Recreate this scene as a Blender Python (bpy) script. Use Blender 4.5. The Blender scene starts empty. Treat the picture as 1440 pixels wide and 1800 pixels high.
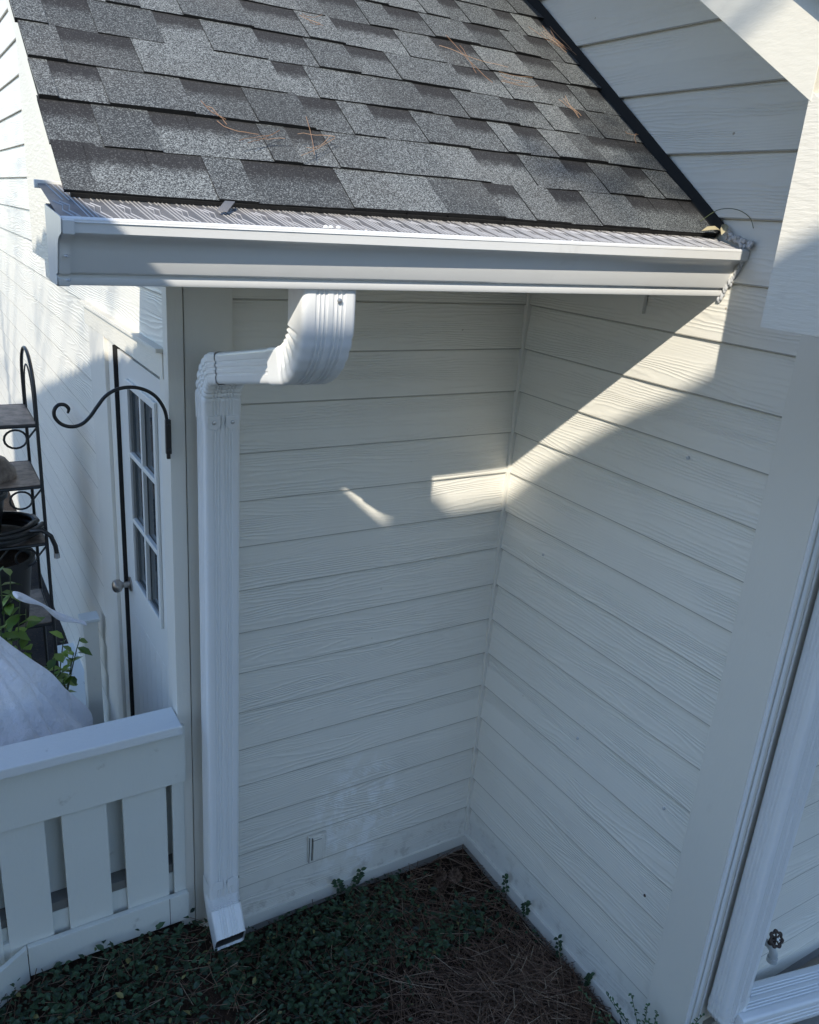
import bpy, math, random
from mathutils import Vector, Matrix, noise as mn
random.seed(7)
SC = bpy.context.scene
COL = SC.collection
R = math.radians

# ------------------------------------------------------------------ camera
CAM = Vector((-2.18, -2.669, 3.023))
yaw, pitch, roll, FPX = 0.56298, -0.34300, 0.07741, 1430.64
fw = Vector((math.cos(pitch)*math.sin(yaw), math.cos(pitch)*math.cos(yaw), math.sin(pitch)))
rt = Vector((math.cos(yaw), -math.sin(yaw), 0)); up = rt.cross(fw)
r2 = math.cos(roll)*rt + math.sin(roll)*up
u2 = -math.sin(roll)*rt + math.cos(roll)*up
cd = bpy.data.cameras.new('camera'); cam = bpy.data.objects.new('camera', cd); COL.objects.link(cam)
cam.matrix_world = Matrix(((r2.x, u2.x, -fw.x, CAM.x), (r2.y, u2.y, -fw.y, CAM.y), (r2.z, u2.z, -fw.z, CAM.z), (0, 0, 0, 1)))
cd.sensor_fit = 'HORIZONTAL'; cd.sensor_width = 36.0; cd.lens = FPX/1440*36.0
cd.clip_start = 0.02; cd.clip_end = 500
SC.camera = cam

# ------------------------------------------------------------------ light
SX, SZ = 0.95, 0.88                       # sunlight travels along (SX, 1, -SZ)
sd = Vector((-SX, -1, SZ)).normalized()   # towards the sun
elev = math.asin(sd.z); az = math.atan2(sd.x, sd.y)
w = bpy.data.worlds.new('World'); SC.world = w; w.use_nodes = True
nt = w.node_tree; bg = nt.nodes['Background']
sky = nt.nodes.new('ShaderNodeTexSky'); sky.sky_type = 'NISHITA'; sky.sun_disc = False
sky.sun_elevation = elev; sky.sun_rotation = az; sky.air_density = 1.0; sky.dust_density = 0.3; sky.ozone_density = 3.0
tint = nt.nodes.new('ShaderNodeMix'); tint.data_type = 'RGBA'; tint.blend_type = 'MULTIPLY'; tint.inputs[0].default_value = 1; tint.inputs[7].default_value = (.94, .99, 1.07, 1)
nt.links.new(sky.outputs[0], tint.inputs[6]); nt.links.new(tint.outputs[2], bg.inputs[0]); bg.inputs[1].default_value = 0.15
sl = bpy.data.lights.new('sun', 'SUN'); sl.energy = 3.3; sl.angle = R(0.53); sl.color = (1.0, 0.925, 0.80)
so = bpy.data.objects.new('sun', sl); COL.objects.link(so); so.location = (-9, -9, 9)
so.rotation_euler = (-sd).to_track_quat('-Z', 'Y').to_euler()
vs = SC.view_settings; vs.view_transform = 'Standard'; vs.look = 'None'; vs.gamma = 1; vs.exposure = 0.76

# ------------------------------------------------------------------ node helper
def mat(name, base=(.5,.5,.5), rough=.5, metal=0.0, spec=.5):
    m = bpy.data.materials.new(name); m.use_nodes = True
    b = m.node_tree.nodes['Principled BSDF']
    b.inputs['Base Color'].default_value = (*base, 1); b.inputs['Roughness'].default_value = rough
    b.inputs['Metallic'].default_value = metal; b.inputs['Specular IOR Level'].default_value = spec
    return m, m.node_tree, b
class NG:
    def __init__(s, t): s.t = t
    def n(s, ty, ins=None, **kw):
        x = s.t.nodes.new('ShaderNode'+ty)
        for k, v in kw.items(): setattr(x, k, v)
        for k, v in (ins or {}).items():
            if hasattr(v, 'is_linked') or hasattr(v, 'links'): s.t.links.new(v, x.inputs[k])
            else: x.inputs[k].default_value = v
        return x
    def m(s, op, a, b=0.0, c=0.0, clamp=False):
        return s.n('Math', {0: a, 1: b, 2: c}, operation=op, use_clamp=clamp).outputs[0]
    def mix(s, f, a, b):
        x = s.n('Mix', data_type='RGBA')
        for k, v in ((0, f), (6, a), (7, b)):
            if hasattr(v, 'links'): s.t.links.new(v, x.inputs[k])
            else: x.inputs[k].default_value = v if k == 0 else (*v, 1) if len(v) == 3 else v
        return x.outputs[2]
    def pos(s, kind='Object'):
        tc = s.n('TexCoord'); return tc.outputs[kind]
    def xyz(s, v):
        q = s.n('SeparateXYZ', {0: v}); return q.outputs
    def noise(s, vec, scale, detail=3, rough=.5):
        return s.n('TexNoise', {'Vector': vec, 'Scale': scale, 'Detail': detail, 'Roughness': rough}).outputs['Fac']
    def ramp(s, f, a, b):
        return s.n('MapRange', {0: f, 1: a, 2: b, 3: 0.0, 4: 1.0}, interpolation_type='SMOOTHSTEP').outputs[0]
    def vec(s, x, y, z):
        return s.n('CombineXYZ', {0: x, 1: y, 2: z}).outputs[0]
    def bump(s, h, dist, strength=1.0):
        return s.n('Bump', {'Height': h, 'Distance': dist, 'Strength': strength}).outputs[0]

EXP = 0.1778
def siding_material():
    m, t, b = mat('cream_siding_paint', (.70,.68,.60), .42)
    g = NG(t); P = g.xyz(g.pos())
    u = g.m('ADD', P[0], P[1]); z = P[2]
    board = g.m('FLOOR', g.m('DIVIDE', g.m('ADD', z, 0.0003), EXP))
    off = g.m('MULTIPLY', board, 7.37)
    n1 = g.noise(g.vec(g.m('MULTIPLY', u, 1.1), off, g.m('MULTIPLY', z, 10.0)), 1.0, 2, .4)
    wob = g.noise(g.vec(g.m('MULTIPLY', u, 8), off, g.m('MULTIPLY', z, 16.0)), 1.0, 3, .6)
    ph = g.m('ADD', g.m('MULTIPLY', z, 72.0), g.m('ADD', g.m('MULTIPLY', n1, 11.0), g.m('MULTIPLY', wob, 1.1)))
    ring = g.m('SINE', g.m('MULTIPLY', ph, 6.28318))
    ring = g.m('POWER', g.m('MULTIPLY_ADD', ring, .5, .5), 1.8)
    msk = g.ramp(g.noise(g.vec(g.m('MULTIPLY', u, 2.0), off, g.m('MULTIPLY', z, 5.5)), 1.0, 2), .34, .58)
    msk = g.m('MULTIPLY_ADD', msk, .85, .15)
    fine = g.noise(g.vec(g.m('MULTIPLY', u, 9), off, g.m('MULTIPLY', z, 260)), 1.0, 2)
    h = g.m('ADD', g.m('MULTIPLY', ring, msk), g.m('MULTIPLY', fine, .35))
    t.links.new(g.bump(h, .0012, 1.0), b.inputs['Normal'])
    st = g.noise(g.vec(g.m('MULTIPLY', u, 2.2), 0.0, g.m('MULTIPLY', z, 1.6)), 1.0, 5, .6)
    c = g.mix(g.ramp(st, .35, .75), (.76,.74,.665), (.72,.70,.63))
    sp = g.noise(g.pos(), 40.0, 2); c = g.mix(g.ramp(sp, .78, .83), c, (.42,.37,.28))
    tone = g.n('TexWhiteNoise', {'W': board}, noise_dimensions='1D').outputs[0]
    c = g.mix(g.m('MULTIPLY', tone, .12), c, (.50,.49,.45))
    bw = g.m('GREATER_THAN', P[1], -.03)
    dx_ = g.m('DIVIDE', g.m('ADD', P[0], .66), .26); dz_ = g.m('DIVIDE', g.m('SUBTRACT', z, .42), .38)
    reg = g.ramp(g.m('ADD', g.m('MULTIPLY', dx_, dx_), g.m('MULTIPLY', dz_, dz_)), 1.1, .3)
    sc_ = g.ramp(g.noise(g.vec(g.m('MULTIPLY', P[0], 9), 0.0, g.m('MULTIPLY', z, 7)), 1.0, 5, .7), .46, .60)
    c = g.mix(g.m('MULTIPLY', g.m('MULTIPLY', reg, sc_), g.m('MULTIPLY', bw, .5)), c, (.92,.93,.92))
    spl = g.m('MULTIPLY', g.ramp(z, .32, .05), g.ramp(g.noise(g.vec(g.m('MULTIPLY', u, 14), off, g.m('MULTIPLY', z, 14)), 1.0, 4, .7), .50, .68))
    c = g.mix(g.m('MULTIPLY', spl, .45), c, (.30,.26,.20))
    t.links.new(c, b.inputs['Base Color'])
    t.links.new(g.m('MULTIPLY_ADD', st, .15, .33), b.inputs['Roughness'])
    return m
def paint_material(name, base, rough=.42, bumps=.0006, dirt=.5, grain=(3, 3, 3), dirtc=(.30,.26,.20), dscale=9):
    m, t, b = mat(name, base, rough); g = NG(t); p = g.pos()
    mp = g.n('Mapping', {0: p, 3: grain}).outputs[0]
    n1 = g.noise(mp, 22.0, 4, .6)
    t.links.new(g.bump(n1, bumps, 1.0), b.inputs['Normal'])
    st = g.noise(p, dscale, 6, .65); st2 = g.noise(p, 1.7, 3)
    c = g.mix(g.m('MULTIPLY', g.ramp(st2, .3, .7), .16), base, tuple(x*.8 for x in base))
    c = g.mix(g.m('MULTIPLY', g.ramp(st, .62, .78), dirt), c, dirtc)
    t.links.new(c, b.inputs['Base Color']); return m
M = {}
M['siding'] = siding_material()
M['lap_shade'] = paint_material('painted_siding_lap_shade', (.38,.365,.32), .6, .001, .6, (3,3,3), (.22,.20,.16), 25)  # darker colour paints the lap shadow along each board's bottom edge
M['trim'] = paint_material('cream_trim_paint', (.71,.69,.62), .45, .0009, .22, (3,3,.8), (.50,.47,.40), 7)
M['roughtrim'] = paint_material('rough_sawn_cream_board', (.72,.69,.60), .5, .0022, .15, (1, 1, 6))
M['rakewood'] = paint_material('rough_rake_board_paint', (.73,.70,.60), .5, .0014, .12, (1, .9, 3))
M['fence'] = paint_material('weathered_white_fence_paint', (.66,.67,.62), .55, .0014, .6, (4, 4, 1.2), (.30,.28,.23), 11)
M['fencecap'] = paint_material('weathered_cap_paint', (.68,.70,.69), .6, .0020, .75, (1.2, 6, 6), (.36,.37,.36), 16)
M['alu'] = paint_material('white_enamelled_aluminium', (.76,.765,.75), .28, .0010, .35, (.35,.35,.35), (.46,.45,.42), 5)
M['aludirty'] = paint_material('white_downspout_enamel', (.76,.77,.765), .30, .0002, .12, (3,3,1))
M['caulk'] = paint_material('grey_caulk', (.50,.51,.52), .35, .002, .3)
M['door'] = paint_material('white_door_enamel', (.70,.70,.66), .35, .0003, .1)
M['peel'] = paint_material('peeling_white_sill', (.62,.66,.66), .6, .002, 1.0, (3,3,3), (.06,.05,.04), 26)
M['rust'] = paint_material('rusty_iron', (.045,.028,.02), .6, .001, .6, (4,4,4), (.11,.05,.03), 40)
M['black_iron'] = mat('black_iron', (.012,.013,.014), .38)[0]
M['black'] = mat('black_asphalt_edge', (.010,.010,.010), .85)[0]
M['blackplastic'] = mat('black_plastic', (.012,.012,.013), .45)[0]
M['hose'] = mat('black_rubber_hose', (.016,.016,.015), .35)[0]
M['brass'] = mat('dull_nickel', (.36,.33,.30), .28, 1.0)[0]
M['screw'] = mat('screw_metal', (.45,.45,.45), .4, .8)[0]
M['glass'] = mat('dark_window_glass', (.035,.045,.05), .06)[0]
M['oldwood'] = paint_material('bare_weathered_rail', (.16,.155,.14), .8, .002, .8, (1,5,5), (.04,.035,.03), 25)
M['concrete'] = paint_material('pale_concrete', (.36,.34,.30), .85, .003, .4)
def shelf_material():
    m, t, b = mat('weathered_shelf', (.2,.16,.12), .5); g = NG(t); p = g.pos()
    n1 = g.noise(p, 14, 6, .7); n2 = g.noise(p, 60, 3)
    c = g.mix(g.ramp(n1, .35, .65), (.10,.075,.055), (.30,.24,.19)); c = g.mix(g.m('MULTIPLY', n2, .5), c, (.16,.14,.13))
    t.links.new(c, b.inputs['Base Color']); t.links.new(g.bump(n2, .001), b.inputs['Normal']); return m
M['shelf'] = shelf_material()
def cloth_material():
    m, t, b = mat('white_frost_cloth', (.78,.78,.82), .9, 0, .2); g = NG(t); p = g.pos()
    t.links.new(g.bump(g.noise(p, 9, 5, .6), .035), b.inputs['Normal']); return m
M['cloth'] = cloth_material()
def soil_material(name, a, c, rough=.95):
    m, t, b = mat(name, a, rough, 0, .15); g = NG(t); p = g.pos()
    n1 = g.noise(p, 7, 6, .7); n2 = g.noise(p, 90, 3, .7)
    col = g.mix(g.ramp(n1, .35, .65), a, c); col = g.mix(g.ramp(n2, .58, .72), col, (.11,.075,.05))
    t.links.new(col, b.inputs['Base Color']); t.links.new(g.bump(g.m('ADD', n1, n2), .02), b.inputs['Normal']); return m
M['soil'] = soil_material('leafy_soil', (.030,.020,.015), (.060,.036,.024))
M['gravel'] = soil_material('dark_gravel', (.030,.028,.028), (.055,.045,.038))
def attr_material(name, rough, spec, lo, hi, third=None, trans=0.0):
    m, t, b = mat(name, lo, rough, 0, spec); g = NG(t)
    a = g.n('Attribute', attribute_name='tone').outputs['Fac']
    c = g.mix(g.m('MULTIPLY', a, 1.25, clamp=True) if third else a, lo, hi)
    if third: c = g.mix(g.ramp(a, .88, .97), c, third)
    t.links.new(c, b.inputs['Base Color']); return m
M['vine'] = attr_material('dark_vine_leaf', .42, .4, (.012,.030,.014), (.042,.090,.036), (.20,.18,.06))
M['straw'] = attr_material('pine_straw', .7, .25, (.05,.030,.020), (.22,.135,.090), (.38,.29,.20))
M['roofneedle'] = attr_material('dry_needle', .65, .3, (.22,.12,.07), (.38,.25,.16))
M['shrub'] = attr_material('shrub_leaf', .4, .4, (.030,.075,.030), (.085,.16,.07))
M['citrus'] = attr_material('yellow_green_leaf', .4, .45, (.035,.085,.015), (.22,.32,.05))
M['stem'] = mat('green_stem', (.06,.08,.03), .6)[0]
M['cone'] = attr_material('pine_cone_scale', .7, .2, (.09,.055,.038), (.30,.20,.14))
M['dryleaf'] = mat('dry_leaf', (.42,.37,.24), .7)[0]
M['pebble'] = attr_material('pale_pebble', .7, .3, (.20,.18,.17), (.65,.63,.62))
def shingle_material():
    m, t, b = mat('grey_granule_shingle', (.2,.2,.2), .88, 0, .25); g = NG(t)
    uv = g.n('UVMap', uv_map='uv').outputs[0]; U = g.xyz(uv)
    tone = g.n('Attribute', attribute_name='tone').outputs['Fac']; gap = g.n('Attribute', attribute_name='gap').outputs['Fac']
    p = g.pos()
    v = g.n('TexVoronoi', {'Vector': p, 'Scale': 500.0}).outputs['Color']
    gr = g.xyz(v)[0]
    gr2 = g.noise(p, 210, 3, .75)
    gran = g.m('ADD', g.m('MULTIPLY', gr, .62), g.m('MULTIPLY', gr2, .55))
    base = g.m('MULTIPLY_ADD', tone, .24, .0)
    f = g.ramp(g.m('ADD', gran, base), .58, 1.22)
    c = g.mix(f, (.045,.049,.053), (.36,.39,.39))
    warm = g.noise(p, 2.3, 3); c = g.mix(g.m('MULTIPLY', g.ramp(warm, .45, .7), .10), c, (.20,.175,.145))
    edge = g.m('ADD', U[1], g.m('MULTIPLY', g.m('SUBTRACT', g.noise(p, 55, 3, .8), .5), .42))
    band = g.m('MULTIPLY', g.m('MULTIPLY', g.ramp(edge, .46, .76), gap), .95)
    dark = g.mix(g.ramp(gran, .78, .98), (.030,.030,.032), (.13,.13,.13))
    c = g.mix(band, c, dark)
    dirt = g.ramp(g.noise(p, 1.1, 4), .56, .72); c = g.mix(g.m('MULTIPLY', dirt, .30), c, (.06,.06,.055))
    t.links.new(c, b.inputs['Base Color']); t.links.new(g.bump(gran, .0016, 1.0), b.inputs['Normal']); return m
M['shingle'] = shingle_material()
def guard_material():
    m, t, b = mat('perforated_aluminium', (.30,.29,.29), .42, .35); g = NG(t); p = g.pos()
    n = g.noise(p, 8, 5, .65); c = g.mix(g.ramp(n, .4, .7), (.20,.20,.205), (.30,.28,.27))
    dd = g.n('TexVoronoi', {'Vector': p, 'Scale': 340.0}, feature='F1').outputs['Distance']
    c = g.mix(g.ramp(dd, .22, .12), c, (.12,.12,.125))
    t.links.new(c, b.inputs['Base Color']); return m
M['guard'] = guard_material()
M['ridge'] = mat('aluminium_ridge', (.46,.45,.44), .4, .3)[0]

# ------------------------------------------------------------------ mesh helper
class MB:
    def __init__(s): s.v=[]; s.f=[]; s.mi=[]; s.tone=[]; s.gap=[]; s.uv=[]; s.hasuv=False
    def add(s, vs, fs, mi=0, tone=0.0):
        o = len(s.v); s.v += [tuple(v) for v in vs]
        for f in fs: s.f.append([i+o for i in f]); s.mi.append(mi); s.tone.append(tone); s.gap.append(0.0)
    def quad(s, a, b, c, d, mi=0, tone=0.0, gap=0.0, uv=None):
        o = len(s.v); s.v += [tuple(a), tuple(b), tuple(c), tuple(d)]
        s.f.append([o, o+1, o+2, o+3]); s.mi.append(mi); s.tone.append(tone); s.gap.append(gap)
        s.uv.append((len(s.f)-1, uv)) if uv else None
    def box(s, x0, x1, y0, y1, z0, z1, mi=0):
        s.add([(x0,y0,z0),(x1,y0,z0),(x1,y1,z0),(x0,y1,z0),(x0,y0,z1),(x1,y0,z1),(x1,y1,z1),(x0,y1,z1)],
              [(0,3,2,1),(4,5,6,7),(0,1,5,4),(1,2,6,5),(2,3,7,6),(3,0,4,7)], mi)
    def prism(s, poly, axis, a, b, mi=0):
        n = len(poly)
        def P(q, t): return {0: (t, q[0], q[1]), 1: (q[0], t, q[1]), 2: (q[0], q[1], t)}[axis]
        vs = [P(q, a) for q in poly] + [P(q, b) for q in poly]
        fs = [list(range(n))[::-1], list(range(n, 2*n))] + [[i, (i+1)%n, (i+1)%n+n, i+n] for i in range(n)]
        s.add(vs, fs, mi)
    def tube(s, pts, r, n=8, mi=0, tone=0.0, cap=True):
        pts = [Vector(p) for p in pts]; rs = r if isinstance(r, (list, tuple)) else [r]*len(pts)
        rings = []; prev = None
        for i, p in enumerate(pts):
            d = (pts[min(i+1, len(pts)-1)] - pts[max(i-1, 0)]).normalized()
            if prev is None: a = d.orthogonal().normalized()
            else: a = (prev - d*prev.dot(d)).normalized()
            prev = a; b = d.cross(a)
            rings.append([p + (a*math.cos(2*math.pi*k/n) + b*math.sin(2*math.pi*k/n))*rs[i] for k in range(n)])
        vs = [v for q in rings for v in q]; fs = []
        for i in range(len(pts)-1):
            for k in range(n): fs.append((i*n+k, i*n+(k+1)%n, (i+1)*n+(k+1)%n, (i+1)*n+k))
        if cap: fs.append(list(range(n))[::-1]); fs.append(list(range((len(pts)-1)*n, len(pts)*n)))
        s.add(vs, fs, mi, tone)
    def lathe(s, prof, c, axis='Z', n=20, mi=0):
        vs = []
        for (r, h) in prof:
            for k in range(n):
                a = 2*math.pi*k/n; x, y = r*math.cos(a), r*math.sin(a)
                v = {'Z': (x, y, h), 'X': (h, x, y), 'Y': (x, h, y)}[axis]
                vs.append((v[0]+c[0], v[1]+c[1], v[2]+c[2]))
        fs = [(i*n+k, i*n+(k+1)%n, (i+1)*n+(k+1)%n, (i+1)*n+k) for i in range(len(prof)-1) for k in range(n)]
        fs.append(list(range(n))[::-1]); fs.append(list(range((len(prof)-1)*n, len(prof)*n)))
        s.add(vs, fs, mi)
    def loft(s, rings, closed=True, mi=0, cap=True):
        n = len(rings[0]); vs = [v for q in rings for v in q]; fs = []
        for i in range(len(rings)-1):
            for k in range(n if closed else n-1): fs.append((i*n+k, i*n+(k+1)%n, (i+1)*n+(k+1)%n, (i+1)*n+k))
        if cap: fs.append(list(range(n))[::-1]); fs.append(list(range((len(rings)-1)*n, len(rings)*n)))
        s.add(vs, fs, mi)
    def build(s, name, mats, parent=None, smooth=False, bevel=0, flat=False):
        me = bpy.data.meshes.new(name); o = bpy.data.objects.new(name, me); COL.objects.link(o)
        off = Vector((0,0,0)); p = parent
        while p is not None: off += p.location; p = p.parent
        me.from_pydata([tuple(Vector(v)-off) for v in s.v], [], s.f)
        mats = mats if isinstance(mats, list) else [mats]
        for m in mats: me.materials.append(m)
        me.polygons.foreach_set('material_index', s.mi)
        if any(s.tone):
            a = me.attributes.new('tone', 'FLOAT', 'FACE'); a.data.foreach_set('value', s.tone)
        if any(s.gap):
            a = me.attributes.new('gap', 'FLOAT', 'FACE'); a.data.foreach_set('value', s.gap)
        if s.uv:
            uvl = me.uv_layers.new(name='uv')
            for fi, uv in s.uv:
                for li, q in zip(me.polygons[fi].loop_indices, uv): uvl.data[li].uv = q
        if smooth:
            me.polygons.foreach_set('use_smooth', [True]*len(me.polygons))
            try: me.set_sharp_from_angle(angle=R(38))
            except Exception: pass
        if bevel:
            bm = o.modifiers.new('bevel', 'BEVEL'); bm.width = bevel; bm.segments = 2; bm.limit_method = 'ANGLE'; bm.angle_limit = R(40)
        if parent is not None: o.parent = parent
        return o
def tag(o, label=None, cat=None, group=None, kind=None):
    if label: o['label'] = label
    if cat: o['category'] = cat
    if group: o['group'] = group
    if kind: o['kind'] = kind
    return o
def thing(name, loc, label, cat, group=None):
    o = bpy.data.objects.new(name, None); COL.objects.link(o); o.location = loc; o.empty_display_size = .1
    return tag(o, label, cat, group)
def boxp(name, m, parent, *b, bevel=.0015):
    q = MB(); q.box(*b); return q.build(name, m, parent, bevel=bevel)

# ------------------------------------------------------------------ ground
def gz(x, y):
    z = 0.0
    t = min(1, max(0, (-1.22 - x)/.26)); z += .20*t*t*(3-2*t)
    if x < -1.46: z += .03*min(1, (-1.46-x))
    if y > .05 and x < -1.3: z = .10
    z += .025*mn.noise(Vector((x*2.1, y*2.1, .3))) + .01*mn.noise(Vector((x*9, y*9, 1.3)))
    d = math.hypot(max(0, abs(x+1)-3), max(0, abs(y)-3))
    return z - .02
q = MB()
xs = [-60,-20,-8,-5,-3.6]+[-3+.06*i for i in range(84)]+[2.5,4,8,20,60]
ys = [-60,-20,-8,-5,-3]+[-2.4+.06*i for i in range(90)]+[3.4,5,8,20,60]
N = len(xs)
q.v = [(x, y, gz(x, y) if abs(x+1) < 6 and abs(y) < 6 else -.02) for y in ys for x in xs]
for j in range(len(ys)-1):
    for i in range(N-1):
        q.f.append([j*N+i, j*N+i+1, (j+1)*N+i+1, (j+1)*N+i]); q.tone.append(0); q.gap.append(0)
        q.mi.append(1 if ys[j] > .3 and xs[i] < -1.3 else 0)
tag(q.build('ground', [M['soil'], M['gravel']], smooth=True), kind='structure')

q = MB(); q.box(-30,-5.5,-14,14,-.04,.012); tag(q.build('bounce_slab', paint_material('pale_bounce_surface', (.50,.48,.44), .85, .002, .2, dscale=2)), kind='structure')  # unseen pale slab added to bounce sunlight onto the shaded walls
# ------------------------------------------------------------------ house
ZK = 16.4*EXP                             # height of course line 0
house = thing('house', (0,0,0), 'cream lap-sided house with a grey shingled lean-to roof over an inner wall corner', 'house')
lines = [ZK - EXP*k for k in range(16, -1, -1)] + [ZK + .184*k for k in range(1, 22)]
def siding(name, place, segs):
    """place(u, z, out) -> point ; segs(z0, z1) -> ((u0b,u0t),(u1b,u1t)) or None"""
    q = MB()
    for a, b in zip(lines[:-1], lines[1:]):
        s = segs(a, b)
        if not s: continue
        (u0b, u0t), (u1b, u1t) = s
        n = max(1, int(abs(u1b-u0b)/.35)); jit = random.uniform(-.0008, .0008)
        for i in range(n):
            f0, f1 = i/n, (i+1)/n
            L = lambda p, r, f: p+(r-p)*f
            A = place(L(u0b,u1b,f0), a+jit, .0135); B = place(L(u0b,u1b,f1), a+jit, .0135)
            Cc = place(L(u0t,u1t,f1), b-.0045, .0020); D = place(L(u0t,u1t,f0), b-.0045, .0020)
            A2 = place(L(u0b,u1b,f0), a+jit+.0034, .0133); B2 = place(L(u0b,u1b,f1), a+jit+.0034, .0133)
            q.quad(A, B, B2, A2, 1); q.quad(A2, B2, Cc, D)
            q.quad(place(L(u0b,u1b,f0), a+jit+.002, -.004), place(L(u0b,u1b,f1), a+jit+.002, -.004), B, A)
            q.quad(D, Cc, place(L(u0t,u1t,f1), b-.003, -.004), place(L(u0t,u1t,f0), b-.003, -.004))
            q.quad(place(L(u0t,u1t,f0), b-.003, -.004), place(L(u0t,u1t,f1), b-.003, -.004), place(L(u0t,u1t,f1), b+.004, -.004), place(L(u0t,u1t,f0), b+.004, -.004))
        q.quad(place(u0b, a, -.01), place(u0b, a+jit, .0135), place(u0t, b, .0015), place(u0t, b, -.01))
        q.quad(place(u1b, a+jit, .0135), place(u1b, a, -.01), place(u1t, b, -.01), place(u1t, b, .0015))
    return q.build(name, [M['siding'], M['lap_shade']], house)
def roofz(y): return 3.062 + .725*(y+.875)
def bigz(y): return 4.278 + .68*y + .17
# back wall (faces -y)
siding('back_wall_siding', lambda u, z, o: (u, -o, z), lambda a, b: ((-1.26,-1.26), (-.012,-.012)) if b < 3.3 else None)
# right wall (faces -x)
def rs(a, b):
    if a > 5.3: return None
    ym = max(-1.24, (a-4.40)/.68) if a > 3.3 else -1.24
    yt = max(-1.24, (b-4.40)/.68) if a > 3.3 else -1.24
    return ((0.0 if a < 3 else 3.0,)*2, (ym, yt))
siding('right_wall_siding', lambda u, z, o: (-o, u, z), rs)
# left wall (faces -x)
def ls(a, b):
    if a < 2.5: return None
    y0 = max(.02, (a-3.70)/.725+.12); y1 = max(.02, (b-3.70)/.725+.12)
    return ((9.0, 9.0), (y0, y1))
lw = siding('left_wall_siding', lambda u, z, o: (-1.455-o, u, z), ls)
def ls2(a, b):
    return ((9.0, 9.0), (1.33, 1.33)) if b < 2.6 and a > .05 else None
siding('left_wall_siding', lambda u, z, o: (-1.455-o, u, z), ls2)
# faucet wall (faces -y), right of the corner
siding('faucet_wall_siding', lambda u, z, o: (u, -1.392-o, z), lambda a, b: ((.10,.10), (3.0,3.0)) if b < 3.4 and a > .2 else None)
q = MB(); q.box(.014, 3, -1.375, -1.3, 0, 5.2); q.box(.0145, .1, -1.3, 3, 0, 5.2)
q.box(-1.436, .013, .014, .1, -.2, 3.6); q.box(-1.440, -1.36, .1, .16, 0, 4); q.box(-1.440, -1.36, .83, 9, 0, 5)
q.box(-1.44, -1.36, .16, .83, 2.46, 5)
q.build('wall_core', M['trim'], house)
# trims
boxp('corner_board', M['trim'], house, -1.42, -1.258, -.026, .003, .02, 2.875)
boxp('corner_board', M['trim'], house, -1.476, -1.424, -.030, .024, .02, 2.875)
q = MB(); q.box(-1.424, -1.42, -.014, .003, .02, 2.875); q.build('trim_channel', M['trim'], house)
boxp('corner_board', M['trim'], house, -.024, .003, -1.412, -1.242, -.02, 3.30)
boxp('corner_board', M['trim'], house, .0035, .098, -1.4115, -1.389, -.02, 3.30)
q = MB()
for a, b_, d in ((-.022, -.008, -1.420), (.012, .030, -1.417), (.052, .062, -1.4165)): q.box(a, b_, d, -1.412, -.02, 3.30)
q.build('corner_bead', M['aludirty'], house, bevel=.001)
boxp('corner_bead', M['trim'], house, -.024, -.0, -.024, -.0, .05, 2.88)
boxp('baseboard', M['trim'], house, -1.255, -.026, -.024, .003, .022, .082)
boxp('baseboard', M['trim'], house, -.026, .003, -1.24, -.0, .022, .082)
q = MB(); q.box(-1.255, -.02, -.012, .004, -.06, .02); q.box(-.014, .004, -1.24, -.0, -.06, .02); q.build('foundation', M['concrete'], house)
q = MB(); q.box(.1, 3, -1.405, -1.38, -.1, .20); q.build('foundation', M['concrete'], house)
boxp('frieze_board', M['trim'], house, -.026, -.0102, -.64, -.03, 2.782, 2.90)
boxp('soffit', M['trim'], house, -1.84, -.001, -.868, .0, 2.884, 2.896)
boxp('fascia', M['trim'], house, -1.845, -.0105, -.866, -.850, 2.87, 2.985)
# left eave return (pork chop), profiled lower edge, and rake board
X = -1.85
q = MB(); q.prism([(-.03,2.926),(-.03,2.86),(-.25,2.855),(-.25,2.812),(-.42,2.806),(-.47,2.845),(-.86,2.868),(-.86,2.99),(-.70,3.03),(-.03,3.03+.725*.62)], 0, X, X+.02)
q.build('eave_return', M['roughtrim'], house, bevel=.001)
def slope_board(y0, y1, zf, w_, x0, x1):
    return [(y0, zf(y0)-w_), (y1, zf(y1)-w_), (y1, zf(y1)), (y0, zf(y0))]
q = MB(); q.prism(slope_board(-.86, 3.3, lambda y: roofz(y)-.038, .155, X, X), 0, X-.018, X-.0005)
q.build('rake_board', M['rakewood'], house, bevel=.001)
q = MB(); q.prism(slope_board(-.0, 3.3, lambda y: roofz(y)-.115, .012, X, X), 0, X, -1.457); q.build('rake_soffit', M['trim'], house)

# roof deck and shingles
sl_ = math.hypot(1, .725); dy, dz = 1/sl_, .725/sl_; ny, nz = -.725/sl_, 1/sl_
XL, XR = -1.892, -.016
def RP(x, s, h=0.0): return (x, -.885+s*dy+ny*h, 3.052-.024*min(1,(XR-x)/1.87)+s*dz+nz*h)
roof = boxp('roof', M['trim'], house, XL+.03, -.02, -.80, -.79, 2.98, 3.01)
q = MB(); q.loft([[RP(XL+.012, 0, -.012), RP(XR, 0, -.012), RP(XR, 0, -.003), RP(XL+.012, 0, -.003)],
                  [RP(XL+.012, 5.2, -.012), RP(XR, 5.2, -.012), RP(XR, 5.2, -.003), RP(XL+.012, 5.2, -.003)]])
q.build('roof_deck', M['black'], roof)
q = MB(); EX = .150
rr = random.Random(3)
def wav(x, k): return .0020*math.sin(x*5.1+k*1.7)+.0022*mn.noise(Vector((x*4, k*3.1, 0)))
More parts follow.
